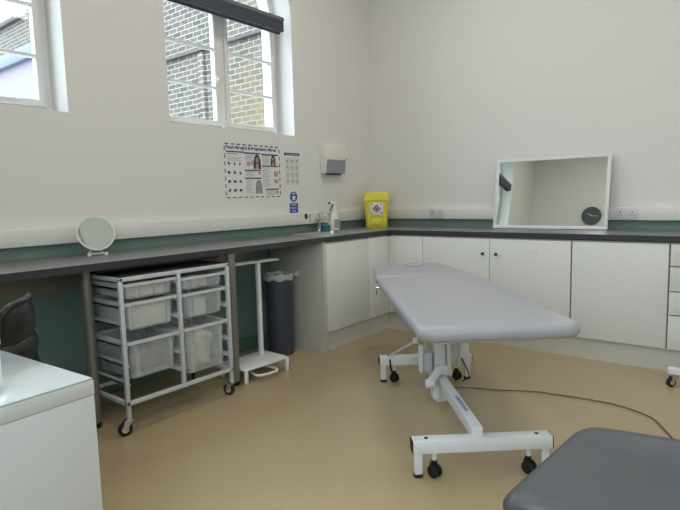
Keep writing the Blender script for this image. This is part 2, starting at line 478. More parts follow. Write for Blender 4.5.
t = thing('mixer_tap', 'chrome lever tap standing behind the sink beside the soap bottle', 'tap', (-.955, -.083, .9))
bm = NB(); lathe(bm, [(.027, 0), (.027, .008), (.02, .012), (.019, .10), (.021, .105), (.019, .125), (0, .13)], 20); obj('tap_body', bm, M_chrome, t)
bm = NB(); sweep(bm, [(0, 0, .07), (.0, -.05, .085), (.0, -.11, .08), (.0, -.135, .055)], .011); obj('spout', bm, M_chrome, t)
bm = NB(); bar(bm, (0, 0, .128), (0, .0, .165), .022, .012, .004, up=(1, 0, 0)); bar(bm, (0, .0, .16), (.0, -.05, .172), .018, .008, .003); obj('lever', bm, M_chrome, t)

# ------------------------------------------------------------------ cabinets
def carcass(bm, w, h=.70, z0=.158, d=.57, z1=.855):
    box(bm, (0, 0, z0), (.018, d, z1)); box(bm, (w-.018, 0, z0), (w, d, z1))
    box(bm, (.018, 0, z0), (w-.018, d, z0+.018)); box(bm, (.018, d-.01, z0+.018), (w-.018, d, z1))
    box(bm, (.018, 0, z1-.02), (w-.018, .02, z1))
G = .0012
def door_panel(w0, w1, z0, z1, parent, name='door'):
    bm = NB(); box(bm, (w0+G, -.02, z0), (w1-G, -.001, z1), .0015); return obj(name, bm, M_door, parent)
def knob(x, z, parent):
    bm = NB(); lathe(bm, [(.005, 0), (.006, .012), (.013, .016), (.013, .022), (.008, .026), (0, .026)], 16,
                     Matrix.Translation((x, -.02, z)) @ Matrix.Rotation(PI/2, 4, 'X')); obj('knob', bm, M_knob, parent)
# units on the left run: local x along wall (+x world), local y into the wall, front at y=-.58
def unit(name, label, x0, y0, rz, w): 
    t = thing(name, label, 'cabinet', (x0, y0, 0), rz, 'cream base cabinets')
    bm = NB(); carcass(bm, w); obj('carcass', bm, M_carcass, t); return t
ZD0, ZD1 = .158, .845
# sink base (open top)
t = thing('sink_cabinet', 'wide cream door base cabinet below the sink next to the end panel', 'cabinet', (-1.478, -.578, 0), 0, 'cream base cabinets')
SINKCAB = t
W = .556
bm = NB()
for a in (0, W-.018): box(bm, (a, 0, .158), (a+.018, .56, .70))
box(bm, (.018, 0, .158), (W-.018, .56, .176)); box(bm, (.018, .55, .176), (W-.018, .56, .70))
box(bm, (0, 0, .835), (W, .018, .855)); obj('carcass', bm, M_carcass, t); door_panel(0, W, ZD0, ZD1, t)
t = thing('corner_cabinet', 'narrow cream door cabinet on the window wall beside the inner corner', 'cabinet', (-.92, -.578, 0), 0, 'cream base cabinets')
bm = NB(); carcass(bm, .32, d=.56, z1=.72); box(bm, (0, 0, .835), (.32, .018, .855)); obj('carcass', bm, M_carcass, t); door_panel(0, .315, ZD0, ZD1, t)
# right run: rotate so local +x -> world -y, local +y -> world +x
RZ = -PI/2
def runit(name, label, y0, w):
    t = thing(name, label, 'cabinet', (-.578, y0, 0), RZ, 'cream base cabinets')
    bm = NB(); carcass(bm, w, d=.56); obj('carcass', bm, M_carcass, t); return t
t = runit('corner_cabinet', 'narrow cream door cabinet on the mirror wall beside the inner corner', -.605, .325); door_panel(.025, .325, ZD0, ZD1, t)
bm = NB(); box(bm, (-.012, -.02, ZD0), (.024, -.001, ZD1)); obj('filler_strip', bm, M_door, t)
t = runit('double_cabinet', 'cream two door base cabinet with a pair of round dark knobs', -.932, 1.208)
d = door_panel(0, .598, ZD0, ZD1, t); knob(.55, .73, d)
d = door_panel(.600, 1.208, ZD0, ZD1, t); knob(.658, .73, d)
bm = NB(); box(bm, (.878, -.0212, .738), (.975, -.02, .778)); obj('notice_label', bm, M_paper, d)['label'] = 'faint white paper label'
t = runit('appliance_cabinet', 'wide cream cabinet with one plain knobless door left of the drawers', -2.144, .600); door_panel(.004, .598, ZD0, ZD1, t)
t = runit('drawer_cabinet', 'cream four drawer cabinet at the right edge of the mirror wall', -2.748, .5)
for a, b in ((.158, .382), (.388, .538), (.544, .70), (.706, .845)):
    bm = NB(); box(bm, (.003, -.02, a), (.497, -.001, b-.008), .0015); box(bm, (.003, -.02, b-.008), (.497, -.012, b), .001)
    obj('drawer', bm, M_door, t)
t = runit('end_cabinet', 'plain cream door cabinet at the far right, beyond the four drawers', -3.25, .62); door_panel(.003, .617, ZD0, ZD1, t)
# end panel
bm = NB(); box(bm, (-1.512, -.60, 0), (-1.48, -.02, .860), .0015); ep = obj('end_panel', bm, M_carcass, SINKCAB); ep.location = (1.478, .578, 0)
bm = NB(); box(bm, (-1.478, -.565, 0), (-.565, -.547, .155)); tag(obj('plinth_board', bm, M_plinth), 'cream plinth board below the sink cabinets', 'plinth', 'plinth boards')
bm = NB(); box(bm, (-.565, -3.87, 0), (-.547, -.547, .155)); tag(obj('plinth_board', bm, M_plinth), 'long cream plinth board below the cabinets on the mirror wall', 'plinth', 'plinth boards')

# worktop legs
def wleg(x, y):
    bm = NB(); lathe(bm, [(.028, .03), (.028, .862)], 28); t = obj('leg', bm, M_satin, WT_); t.location = (x, y, 0)
    bm = NB(); lathe(bm, [(.024, 0), (.027, .004), (.027, .022), (.028, .03)], 24); obj('foot', bm, M_black, t)
    bm = NB(); lathe(bm, [(.034, .848), (.034, .8619), (.028, .8619)], 24); obj('top_flange', bm, M_satin, t)
wleg(-3.260, -.45); wleg(-2.385, -.565)
bm = NB(); box(bm, (-3.22, -.5, .835), (-2.42, -.46, .8619), .001); obj('rail', bm, M_edge, WT_)

# ------------------------------------------------------------------ tray trolley
TX0, TX1, TY0, TY1 = -3.216, -2.510, -.70, -.285
TM = (TX0+TX1)/2
t = thing('tray_trolley', 'silver framed wheeled trolley for six clear trays under the worktop', 'trolley', (TM, (TY0+TY1)/2, 0))
hw, hd = (TX1-TX0)/2, (TY1-TY0)/2
P = .022
for sx in (-1, 0, 1):
    for sy in (-1, 1):
        bm = NB(); zb = .085 if sx else .165
        box(bm, (sx*(hw-P/2)-P/2, sy*(hd-P/2)-P/2, zb), (sx*(hw-P/2)+P/2, sy*(hd-P/2)+P/2, .822), .003); obj('post', bm, M_silver, t)
for z in (.165, .812):
    for sy in (-1, 1):
        bm = NB(); box(bm, (-hw, sy*(hd-P/2)-P/2+.001, z-.011), (hw, sy*(hd-P/2)+P/2-.001, z+.011), .003); obj('crossbar', bm, M_silver, t)
for z in (.165, .812):
    for sx in (-1, 1):
        bm = NB(); box(bm, (sx*(hw-P/2)-P/2+.001, -hd, z-.011), (sx*(hw-P/2)+P/2-.001, hd, z+.011), .003); obj('side_bar', bm, M_silver, t)
bm = NB(); box(bm, (-hw+.01, -hd+.01, .822), (hw-.01, hd-.01, .828), .001); obj('top_board', bm, M_blackp, t)
RUN = [.775, .68, .58, .475, .375, .275]
colw = hw-P
for x0 in (-hw+P, -.011-.012, .011, hw-P-.012):
    for z in RUN:
        bm = NB(); box(bm, (x0, -hd+.012, z-.022), (x0+.012, hd-.012, z-.010), .001); box(bm, (x0 if x0 in (-hw+P, .011) else x0+.008, -hd+.012, z-.022), (x0+.004 if x0 in (-hw+P, .011) else x0+.012, hd-.012, z+.004))
        obj('runner', bm, M_silver, t)
def caster(parent, x, y, ztop, r=.034, ang=0.0, wheelmat=M_black):
    Mx = Matrix.Translation((x, y, 0)) @ Matrix.Rotation(ang, 4, 'Z')
    bm = NB()
    lathe(bm, [(.012, r*2+.012), (.012, ztop)], 14, Mx)
    box(bm, (-.018, -.018, r*2+.004), (.024, .018, r*2+.013), .003, Mx)
    for s in (-1, 1): 
        v = prism(bm, [(-.012, r*2+.006), (.026, r*2+.006), (.034, r), (.016, r-.008)], s*.0155-.0015, s*.0155+.0015,
              Mx @ Matrix(((1, 0, 0, 0), (0, 0, 1, 0), (0, 1, 0, 0), (0, 0, 0, 1))))
    c = obj('caster', bm, M_chrome, parent)
    bm = NB()
    lathe(bm, [(r-.006, -.011), (r, -.007), (r, .007), (r-.006, .011)], 24, Mx @ Matrix.Translation((.022, 0, r)) @ Matrix.Rotation(PI/2, 4, 'X')); obj('wheel', bm, wheelmat, c)
    bm = NB()
    lathe(bm, [(r*.5, -.0125), (r*.5, .0125)], 18, Mx @ Matrix.Translation((.022, 0, r)) @ Matrix.Rotation(PI/2, 4, 'X')); obj('hub', bm, M_silver, c)
for sx, sy, a in ((-1, -1, 2.85), (1, -1, 1.9), (-1, 1, 2.2), (1, 1, .9)):
    caster(t, sx*(hw-P/2), sy*(hd-P/2), .086, ang=a, r=.036)

def tray_mesh(parent, w, d, h, dy=0):
    # rim + tapering ribbed body, hanging down from z=0
    hx, hy = w/2, d/2
    bm = NB()
    def lp(ix, z, r=.02): return [(x, y, z) for x, y in rrect(-hx+ix, hx-ix, -hy+ix, hy-ix, r, 4)]
    loft(bm, [lp(.016, -.008), lp(.020, -.012), lp(.020+.06*h, -h+.012), lp(.026+.06*h, -h), lp(.029+.06*h, -h+.003),
              lp(.023+.06*h, -h+.014), lp(.023, -.012), lp(.019, -.006)], cap0=False, cap1=False)
    # bottom
    vs = [bm.verts.new(p) for p in lp(.027+.06*h, -h+.002)]; bm.faces.new(vs)
    for sx in (-.32, 0.32):
        box(bm, (sx*w-.011, -hy+.014, -h+.01), (sx*w+.011, -hy+.024+.05*h, -.012), .003)
    obj('tray_body', bm, M_tray, parent)
    bm = NB()
    o = rrect(-hx, hx, -hy, hy, .02, 4); i = rrect(-hx+.019, hx-.019, -hy+.019, hy-.019, .018, 4)
    A = [bm.verts.new((x, y, 0)) for x, y in o]; B = [bm.verts.new((x, y, 0)) for x, y in i]
    C = [bm.verts.new((x, y, -.014)) for x, y in o]; D = [bm.verts.new((x, y, -.014)) for x, y in i]
    n = len(A)
    for k in range(n):
        l = (k+1) % n
        bm.faces.new((A[k], A[l], B[l], B[k])); bm.faces.new((C[l], C[k], D[k], D[l])); bm.faces.new((A[l], A[k], C[k], C[l])); bm.faces.new((B[k], B[l], D[l], D[k]))
    obj('rim', bm, M_trayrim, parent)
cw = hw-P-.011
CX = {0: TM-hw+P+cw/2, 1: TM+.011+cw/2}
TW, TD = cw-.006, .40
YC = (TY0+TY1)/2-.014
trays = []
for c, z, h, lab in ((0, .787, .085, 'shallow clear tray of white packets, top of the left trolley column'),
                     (0, .688, .150, 'clear tray packed with cream goods, middle of the left trolley column'),
                     (0, .484, .205, 'deep grey clear tray at the bottom of the left trolley column'),
                     (1, .775, .075, 'shallow clear tray of small white items, top of the right trolley column'),
                     (1, .683, .148, 'clear tray with a white carton inside, middle of the right trolley column'),
                     (1, .484, .275, 'deep clear tray heaped with cream cloth, bottom right of the trolley')):
    q = thing('storage_tray', lab, 'tray', (CX[c], YC, z), 0, 'clear plastic trays in the trolley')
    tray_mesh(q, TW, TD, h); trays.append(q)
# contents
def pk(x0, y0, z0, x1, y1, z1, m, name, label, cat, group=None, rz=0):
    bm = NB(); cx, cy = (x0+x1)/2, (y0+y1)/2
    box(bm, (x0-cx, y0-cy, 0), (x1-cx, y1-cy, z1-z0), .006)
    o = obj(name, bm, m); o.location = (cx, cy, z0); o.rotation_euler = (0, 0, rz); return tag(o, label, cat, group)
c = CX[0]
for k in range(3):
    pk(c-.125+k*.083, YC-.15, .707, c-.048+k*.083, YC+.12, .772+.006*(k % 2), M_cream, 'paper_packet', ['left end', 'middle', 'right end'][k]+' white packet in the top left trolley tray', 'packet', 'white packets in the top left tray')
pk(c-.120, YC-.155, .543, c+.120, YC+.15, .664, M_cream, 'cream_package', 'large cream package filling the middle left trolley tray', 'package')
pk(c-.11, YC-.05, .284, c+.11, YC+.14, .38, M_inkgrey, 'grey_carton', 'grey carton lying in the deep bottom left trolley tray', 'carton')
c = CX[1]
for k in range(3):
    pk(c-.12+k*.062, YC-.14, .704, c-.066+k*.062, YC+.02, .766+.006*(k == 1), M_cream, 'small_packet', ['left end', 'middle', 'right end'][k]+' small white packet in the top right trolley tray', 'packet', 'small packets in the top right tray')
pk(c-.055, YC-.155, .540, c+.03, YC+.05, .64, M_paper, 'white_carton', 'white carton in the middle right trolley tray', 'carton')
# cloth bundle
bm = NB()
loops = []
for k in range(9):
    f = k/8; z = .0+.215*f
    sx = .110*(1 if f < .6 else math.cos((f-.6)*2.6)); sy = .15*(1 if f < .6 else math.cos((f-.6)*2.4))
    loops.append([(sx*math.cos(a)*(1+.07*math.sin(3*a+k*1.3)+.05*math.sin(7*a-k)), sy*math.sin(a)*(1+.08*math.sin(4*a+k)), z+.012*math.sin(3*a+k)) for a in [2*PI*i/32 for i in range(32)]])
loft(bm, loops)
sweep(bm, [(-.08, -.10, .15), (-.02, -.13, .19), (.05, -.12, .17), (.09, -.08, .14)], .028, 12)
sweep(bm, [(-.09, -.09, .10), (-.03, -.14, .135), (-.05, -.12, .17), (-.0, -.09, .20)], .022, 12)
o = obj('cloth_bundle', bm, M_cloth, angle=80); o.location = (c, YC, .228); tag(o, 'crumpled cream cloth bundle in the bottom right trolley tray', 'cloth')

# ------------------------------------------------------------------ pedal stand
t = thing('sack_holder_stand', 'white metal pedal stand with T shaped top in front of the dark bin', 'stand', (-2.155, -.50, 0), R(-3))
hx, hy = .195, .135
bm = NB(); box(bm, (-hx, -hy, .085), (hx, hy, .10), .004); obj('platform', bm, M_white, t)
for sx in (-1, 1):
    for sy in (-1, 1):
        bm = NB(); box(bm, (sx*(hx-.014)-.014, sy*(hy-.006)-.006, 0), (sx*(hx-.014)+.014, sy*(hy-.006)+.006, .09), .003); obj('leg', bm, M_white, t)
bm = NB(); box(bm, (.10-.014, .05-.014, .10), (.10+.014, .05+.014, .76), .003); obj('pole', bm, M_white, t)
bm = NB()
for y in (.02, .08): bar(bm, (-.155, y, .768), (.27, y, .768), .012, .012, .003)
for x in (-.15, .10, .265): bar(bm, (x, .02, .768), (x, .08, .768), .012, .012, .002)
obj('top_bracket', bm, M_white, t)
bm = NB(); sweep(bm, [(-.06, .0, .06), (-.10, -.10, .045), (-.085, -.155, .04), (.0, -.17, .04), (.06, -.16, .04), (.07, -.10, .045), (.03, .0, .06)], .009, 10); obj('pedal', bm, M_white, t)

# ------------------------------------------------------------------ dark bin with bag
t = thing('waste_bin', 'charcoal waste bin with clear bag folded over its rim under the worktop', 'bin', (-1.70, -.30, 0), R(0))
bm = NB()
def bl(w, d, z): return [(w/2*math.cos(2*PI*i/36), w/2*math.sin(2*PI*i/36), z) for i in range(36)]
loft(bm, [bl(.195, 0, 0), bl(.20, 0, .01), bl(.215, 0, .585), bl(.226, 0, .59), bl(.226, 0, .61), bl(.205, 0, .61), bl(.18, 0, .03)], cap0=True, cap1=True)
obj('bin_body', bm, M_binp, t)
bm = NB(); lps = []
for k, (w, d, z) in enumerate(((.236, .246, .585), (.242, .250, .605), (.238, .248, .625), (.215, .225, .63), (.20, .21, .60), (.18, .19, .45))):
    lp = bl(w, d, z); n = len(lp)
    lps.append([(x*(1+.02*math.sin(i*2.1+k)), y*(1+.02*math.cos(i*1.7+k)), z+.006*math.sin(i*1.3+k*.7)) for i, (x, y, z) in enumerate(lp)])
loft(bm, lps, cap0=False, cap1=False)
sweep(bm, [(.09, -.08, .61), (.12, -.09, .635), (.135, -.08, .61), (.12, -.07, .595)], .011, 8)
obj('bin_bag', bm, M_bag, t, angle=70)

# ------------------------------------------------------------------ things on the worktop
t = thing('sharps_bin', 'yellow plastic sharps bin with a printed hazard label in the corner', 'sharps bin', (-.222, -.205, .9), R(-55))
# local -y faces camera
bm = NB()
def sl(w, d, z, r=.02): return [(x, y, z) for x, y in rrect(-w/2, w/2, -d/2, d/2, r, 4)]
loft(bm, [sl(.205, .135, 0), sl(.21, .14, .006), sl(.238, .155, .25), sl(.238, .155, .262)])
for x in (-.075, .075): box(bm, (x-.012, -.085, .0), (x+.012, -.062, .12), .004)
box(bm, (-.06, -.08, .02), (.06, -.065, .085), .004)
obj('bin_body', bm, M_yellow, t)
bm = NB(); loft(bm, [sl(.248, .166, .252), sl(.262, .172, .262), sl(.262, .172, .272), sl(.256, .166, .278), sl(.254, .160, .330), sl(.245, .150, .337)])
box(bm, (-.125, -.088, .245), (-.10, -.07, .275), .003); box(bm, (.10, -.088, .245), (.125, -.07, .275), .003)
box(bm, (-.07, -.05, .332), (.07, .05, .342), .004)
obj('lid', bm, M_yellow, t)
bm = NB(); box(bm, (-.062, -.0835, .115), (.062, -.081, .238), .001); lb = obj('hazard_label', bm, M_paper, t); lb.rotation_euler = (R(-1.5), 0, 0)
bm = NB(); prism(bm, [(-.045, 0), (0, -.045), (.045, 0), (0, .045)], 0, .001, Matrix.Translation((0, -.084, .178)) @ Matrix.Rotation(PI/2, 4, 'X')); obj('hazard_diamond', bm, M_pink, lb)
bm = NB()
for a in (90, 210, 330):
    lathe(bm, [(.011, 0), (.016, 0), (.016, .001), (.011, .001)], 20, Matrix.Translation((.016*math.cos(R(a)), -.0855, .178+.016*math.sin(R(a)))) @ Matrix.Rotation(PI/2, 4, 'X'), cap=False)
obj('biohazard_symbol', bm, M_ink, lb)
for k in range(4):
    sx = -.052 if k % 2 else .052-.016; z = .128 if k < 2 else .214
    bm = NB(); box(bm, (sx, -.0852, z), (sx+.016, -.084, z+.016)); obj('corner_symbol', bm, M_skin, lb)

# spray bottle
t = thing('spray_bottle', 'white trigger spray bottle standing behind the sink left of the yellow bin', 'spray bottle', (-.775, -.12, .9), R(-10))
bm = NB()
def el(a, b, z, cx=0): return [(cx+a*math.cos(2*PI*i/24), b*math.sin(2*PI*i/24), z) for i in range(24)]
loft(bm, [el(.045, .028, 0), el(.052, .032, .006), el(.054, .033, .09), el(.046, .03, .125), el(.022, .02, .165), el(.016, .016, .185), el(.016, .016, .195)])
obj('bottle', bm, M_bottle, t)
bm = NB(); loft(bm, [[(x, y-.001, z) for x, y, z in el(.046, .0335, .02)], [(x, y-.001, z) for x, y, z in el(.048, .0345, .10)]], cap0=False, cap1=False)
bmesh.ops.delete(bm, geom=[v for v in bm.verts if v.co.y > -.012], context='VERTS'); obj('bottle_label', bm, M_labelp, t)
bm = NB(); lathe(bm, [(.018, .188), (.018, .21), (.013, .213)], 16)
box(bm, (-.055, -.014, .235), (.04, .014, .262), .006); box(bm, (-.012, -.011, .208), (.028, .011, .24), .005); obj('spray_head', bm, M_bottle, t)
bm = NB(); sweep(bm, [(-.02, 0, .236), (-.03, 0, .215), (-.045, 0, .195), (-.052, 0, .175)], .006, 8); lathe(bm, [(.008, 0), (.008, .016)], 12, Matrix.Translation((-.055, 0, .249)) @ Matrix.Rotation(-PI/2, 4, 'Y')); obj('trigger', bm, M_ink, t)
# soap bottle
t = thing('soap_dispenser', 'clear pump soap bottle with teal liquid beside the tap', 'soap dispenser', (-.885, -.105, .9), R(20))
bm = NB(); lathe(bm, [(.033, 0), (.0368, .004), (.0368, .048), (0, .048)], 24); obj('soap', bm, M_soap, t)
bm = NB(); lathe(bm, [(.034, 0.001), (.036, .004), (.036, .10), (.028, .118), (.013, .128), (.013, .136)], 24); obj('bottle', bm, M_clearb, t)
bm = NB(); lathe(bm, [(.015, .132), (.015, .15), (.005, .152), (.005, .178)], 14); bar(bm, (.008, 0, .182), (-.045, 0, .178), .014, .01, .003); obj('pump', bm, M_bottle, t)

# round vanity mirror: leans on two small feet
t = thing('vanity_mirror', 'round white framed tabletop mirror standing on the worktop above the trolley', 'mirror', (-3.06, -.20, .9), R(-17))
Mm = Matrix.Translation((0, 0, .128)) @ Matrix.Rotation(R(90-19), 4, 'X')   # disc normal ~ -y
bm = NB(); lathe(bm, [(0, -.008), (.090, -.008), (.100, -.005), (.104, .002), (.103, .009), (.096, .009), (.094, .004), (0, .004)], 56, Mm, cap=False); obj('mirror_frame', bm, M_white, t)
bm = NB(); lathe(bm, [(0, .0055), (.0935, .0055)], 56, Mm, cap=False); obj('mirror_glass', bm, M_mirror, t)
bm = NB(); sweep(bm, [(-.045, -.02, .006), (-.045, .03, .006), (-.03, .045, .02), (0, .035, .06), (.03, .045, .02), (.045, .03, .006), (.045, -.02, .006)], .0055, 8)
bar(bm, (-.05, 0, .01), (.05, 0, .01), .012, .012, .003)
obj('mirror_stand', bm, M_white, t)
for s in (-1, 1):
    bm = NB(); lathe(bm, [(.009, 0), (.011, .003), (.011, .012), (.006, .018), (0, .018)], 16, Matrix.Translation((s*.045, -.02, 0))); obj('foot', bm, M_bottle, t)

# large leaning mirror
yA, yB, HM = -1.372, -2.275, .59
tilt = math.atan2(.095, .57)-R(.4)
t = thing('leaning_mirror', 'large rectangular white framed mirror leaning on the wall above the cabinets', 'mirror', (-.152, (yA+yB)/2, .9035), R(1.0))
Mt = Matrix.Rotation(tilt, 4, 'Y')
hw2 = (yA-yB)/2
bm = NB(); FW = .026
for lo, hi in (((-.0, -hw2, 0), (.018, hw2, FW)), ((0, -hw2, HM-FW), (.018, hw2, HM)), ((0, -hw2, FW), (.018, -hw2+FW, HM-FW)), ((0, hw2-FW, FW), (.018, hw2, HM-FW))):
    box(bm, lo, hi, .002, Mt)
obj('mirror_frame', bm, M_white, t)
bm = NB(); box(bm, (.006, -hw2+FW, FW), (.012, hw2-FW, HM-FW), 0, Mt); obj('mirror_glass', bm, M_mirror, t)
bm = NB(); box(bm, (.0122, -hw2+FW, FW), (.016, hw2-FW, HM-FW), 0, Mt); obj('backing_board', bm, M_batten, t)

# sockets on trunking (mirror wall)
def socket(y, label):
    t = thing('double_socket', label, 'socket', (-.05, y, 1.02), 0, 'double sockets on the wall trunking')
    bm = NB(); box(bm, (-.010, -.074, -.043), (0, .074, .043), .003); obj('faceplate', bm, M_socket, t)
    for s in (-1, 1):
        bm = NB(); box(bm, (-.013, s*.014-.007, .012), (-.009, s*.014+.007, .032), .001); obj('switch', bm, M_trunk, t)
        bm = NB(); cy = s*.042
        box(bm, (-.0106, cy-.004, .010), (-.0098, cy+.004, .020))
        for q in (-1, 1): box(bm, (-.0106, cy+q*.011-.004, -.012), (-.0098, cy+q*.011+.004, -.006))
        obj('pin_holes', bm, M_ink, t)
    return t
socket(-.775, 'white double socket on the trunking between the yellow bin and big mirror')
socket(-2.385, 'white double socket on the trunking right of the big leaning mirror')

# sticker on window wall trunking
t = thing('trunking_sticker', 'small paper sticker with two icons on the trunking under the blue sign', 'sticker', (-1.06, -.0505, 1.022))
bm = NB(); box(bm, (-.05, -.001, -.046), (.05, 0, .046)); obj('sticker_paper', bm, M_paper, t)
bm = NB(); box(bm, (-.045, -.0016, -.005), (-.01, -.001, .038)); box(bm, (-.03, -.0018, .004), (-.005, -.0012, .014)); obj('dark_icon', bm, M_ink, t)
bm = NB(); box(bm, (.01, -.0016, -.04), (.035, -.001, -.008)); box(bm, (.012, -.0016, .0), (.034, -.001, .035)); obj('ochre_icon', bm, M_yelp, t)

# paper towel dispenser
t = thing('paper_towel_dispenser', 'white paper towel dispenser with smoky lower window on the wall', 'dispenser', (-.675, 0, 1.415))
w = .148
bm = NB()
Mz = Matrix(((0, 0, 1, 0), (1, 0, 0, 0), (0, 1, 0, 0), (0, 0, 0, 1)))   # local (y,z) outline extruded along x
prism(bm, [(0, 0), (-.065, .01), (-.075, .10), (-.082, .13), (-.082, .255), (-.07, .272), (0, .278)], -w, w, Mz, bev=.006)
obj('cover', bm, M_disp, t)
bm = NB(); prism(bm, [(-.060, .012), (-.068, .012), (-.079, .10), (-.084, .128), (-.07, .128)], -w+.012, w-.012, Mz); obj('window_panel', bm, M_dispw, t)
bm = NB(); lathe(bm, [(.008, 0), (.008, .004)], 16, Matrix.Translation((w+.001, -.06, .17)) @ Matrix.Rotation(PI/2, 4, 'Y'));
lathe(bm, [(.007, 0), (.007, .003)], 16, Matrix.Translation((w-.012, -.082, .14)) @ Matrix.Rotation(PI/2, 4, 'X')); obj('lock', bm, M_knob, t)
bm = NB(); box(bm, (-w+.05, -.05, -.006), (w-.05, -.02, .004), .001); obj('paper_slot', bm, M_ink, t)

# poster
PX, PZ, PW, PH = -1.932, 1.212, .594, .42
t = thing('allergy_poster', 'landscape food allergies poster with dashed black border on the window wall', 'poster', (PX, 0, PZ))
bm = NB(); box(bm, (0, -.0015, 0), (PW, 0, PH)); obj('poster_sheet', bm, M_paper, t)
RX = (PI/2, 0, 0)
def flat(name, rects, m, parent, y=-.0022):
    bm = NB()
    for x0, z0, x1, z1 in rects: box(bm, (x0, y, z0), (x1, y+.0006, z1))
    return obj(name, bm, m, parent)
rects = []
for k in range(10): rects += [(.012+k*.059, PH-.012, .012+k*.059+.034, PH-.003), (.012+k*.059, .003, .012+k*.059+.034, .010)]
for k in range(7): rects += [(.003, .02+k*.057, .011, .02+k*.057+.032), (PW-.012, .02+k*.057, PW-.003, .02+k*.057+.032)]
flat('dashed_border', rects, M_ink, t)
text('poster_title', 'Food Allergies & Respiratory Illness', .034, (.02, -.0022, PH-.033), RX, M_navy, t, bold=.0012, sx=1.08)
for rr in [(.02, .350, .20, .360), (.20, .345, .375, .356), (.385, .340, .57, .352), (.20, .212, .375, .222), (.20, .150, .375, .160), (.385, .250, .57, .260), (.42, .062, .57, .072)]: flat('heading_bar', [rr], M_navy, t)
text('section_heading', 'Common Allergens', .014, (.022, -.0024, .338), RX, M_ink, t)
rects = []
for k in range(3): rects.append((.022, .312-k*.012, .18-.02*(k % 2), .315-k*.012))
for k in range(10): rects.append((.21, .140-k*.011, .285-.01*(k % 3), .143-k*.011))
for k in range(4): rects.append((.21, .205-k*.011, .31-.01*(k % 3), .208-k*.011))
for k in range(7): rects.append((.39, .330-k*.010, .48-.008*(k % 2), .333-k*.010))
for k in range(14): rects.append((.39, .24-k*.0115, .475-.01*(k % 3), .243-k*.0115))
for k in range(4): rects.append((.42, .052-k*.010, .52, .055-k*.010))
for k in range(5): rects.append((.21, .335-k*.010, .30-.01*(k % 2), .338-k*.010))
flat('text_lines', rects, M_inkgrey, t)
bm = NB()
for i in range(3):
    for j in range(4):
        cx, cz = .045+i*.055, .06+j*.068
        pts = [(cx+(.010+.006*math.sin(2*a+i+j))*math.cos(a)*1.1, cz+(.012+.005*math.cos(3*a+i*j))*math.sin(a)) for a in [2*PI*q/12 for q in range(12)]]
        prism(bm, pts, .0016, .0022, Matrix.Rotation(PI/2, 4, 'X'))
obj('allergen_icons', bm, M_ink, t)
def person_print(cx, cz, s, hair, name):
    Mp = Matrix.Rotation(PI/2, 4, 'X')
    bm = NB(); prism(bm, [(cx-.040*s, cz-.055*s), (cx+.042*s, cz-.055*s), (cx+.036*s, cz+.02*s), (cx+.02*s, cz+.055*s), (cx-.002, cz+.062*s), (cx-.022*s, cz+.05*s), (cx-.036*s, cz+.01*s)], .0016, .0024, Mp); o = obj(name, bm, hair, t)
    bm = NB(); prism(bm, [(cx+.016*s*math.cos(a), cz+.018*s+.022*s*math.sin(a)) for a in [2*PI*q/14 for q in range(14)]], .0018, .0030, Mp)
    prism(bm, [(cx-.02*s, cz-.055*s), (cx+.02*s, cz-.055*s), (cx+.012*s, cz-.01*s), (cx-.012*s, cz-.01*s)], .0018, .0028, Mp)
    obj('face_print', bm, M_skin, o)
person_print(.335, .283, 1.0, M_ink, 'portrait_print'); person_print(.515, .30, .7, M_ink, 'portrait_print')
person_print(.345, .085, .95, M_inkgrey, 'portrait_print')
for rr in [(.225, .250, .262, .285), (.268, .258, .292, .29), (.345, .185, .372, .208), (.52, .17, .565, .215)]: flat('food_picture', [rr], M_pink, t)
for rr in [(.52, .115, .565, .15), (.53, .03, .565, .055)]: flat('fish_picture', [rr], M_yelp, t)
# A4 notice
t = thing('a4_notice', 'portrait white notice with blue heading taped right of the allergy poster', 'notice', (-1.290, 0, 1.303))
bm = NB(); box(bm, (0, -.001, 0), (.20, 0, .293)); obj('notice_sheet', bm, M_paper, t)
flat('heading_band', [(.005, .262, .195, .284)], M_navy, t, -.0018)
text('notice_heading', 'Hand-washing technique', .0155, (.10, -.0022, .273), RX, M_paper, t, align='CENTER')
rects = []
for j in range(4):
    for i in range(3):
        x, z = .022+i*.058, .20-j*.058
        rects += [(x, z, x+.04, z+.002), (x, z+.034, x+.04, z+.036), (x, z, x+.002, z+.036), (x+.038, z, x+.04, z+.036), (x+.01, z+.010, x+.03, z+.024), (x+.005, z-.010, x+.035, z-.007)]
flat('step_pictures', rects, M_inkgrey, t, -.0018)
# blue mask sign
t = thing('face_mask_sign', 'small blue sign with a face mask roundel below the white notice', 'sign', (-1.185, 0, 1.07))
bm = NB(); box(bm, (-.055, -.001, 0), (.055, 0, .195)); obj('sign_sheet', bm, M_paper, t)
flat('text_panel', [(-.052, .004, .052, .088)], M_signblue, t, -.0018)
for k, s in enumerate(('PLEASE', 'WEAR A', 'MASK')): text('sign_text', s, .021, (0, -.0022, .073-k*.027), RX, M_paper, t, align='CENTER')
Mp = Matrix.Rotation(PI/2, 4, 'X')
bm = NB(); prism(bm, [(.045*math.cos(a), .143+.045*math.sin(a)) for a in [2*PI*q/28 for q in range(28)]], .001, .0018, Mp); rd = obj('roundel', bm, M_signblue, t)
bm = NB(); prism(bm, [(-.016, .15), (.020, .15), (.023, .135), (.012, .112), (-.008, .112), (-.018, .13)], .0016, .0026, Mp)
prism(bm, [(.02*math.cos(a), .165+.012*math.sin(a)) for a in [PI*q/10 for q in range(11)]], .0016, .0026, Mp)
obj('mask_symbol', bm, M_paper, rd)

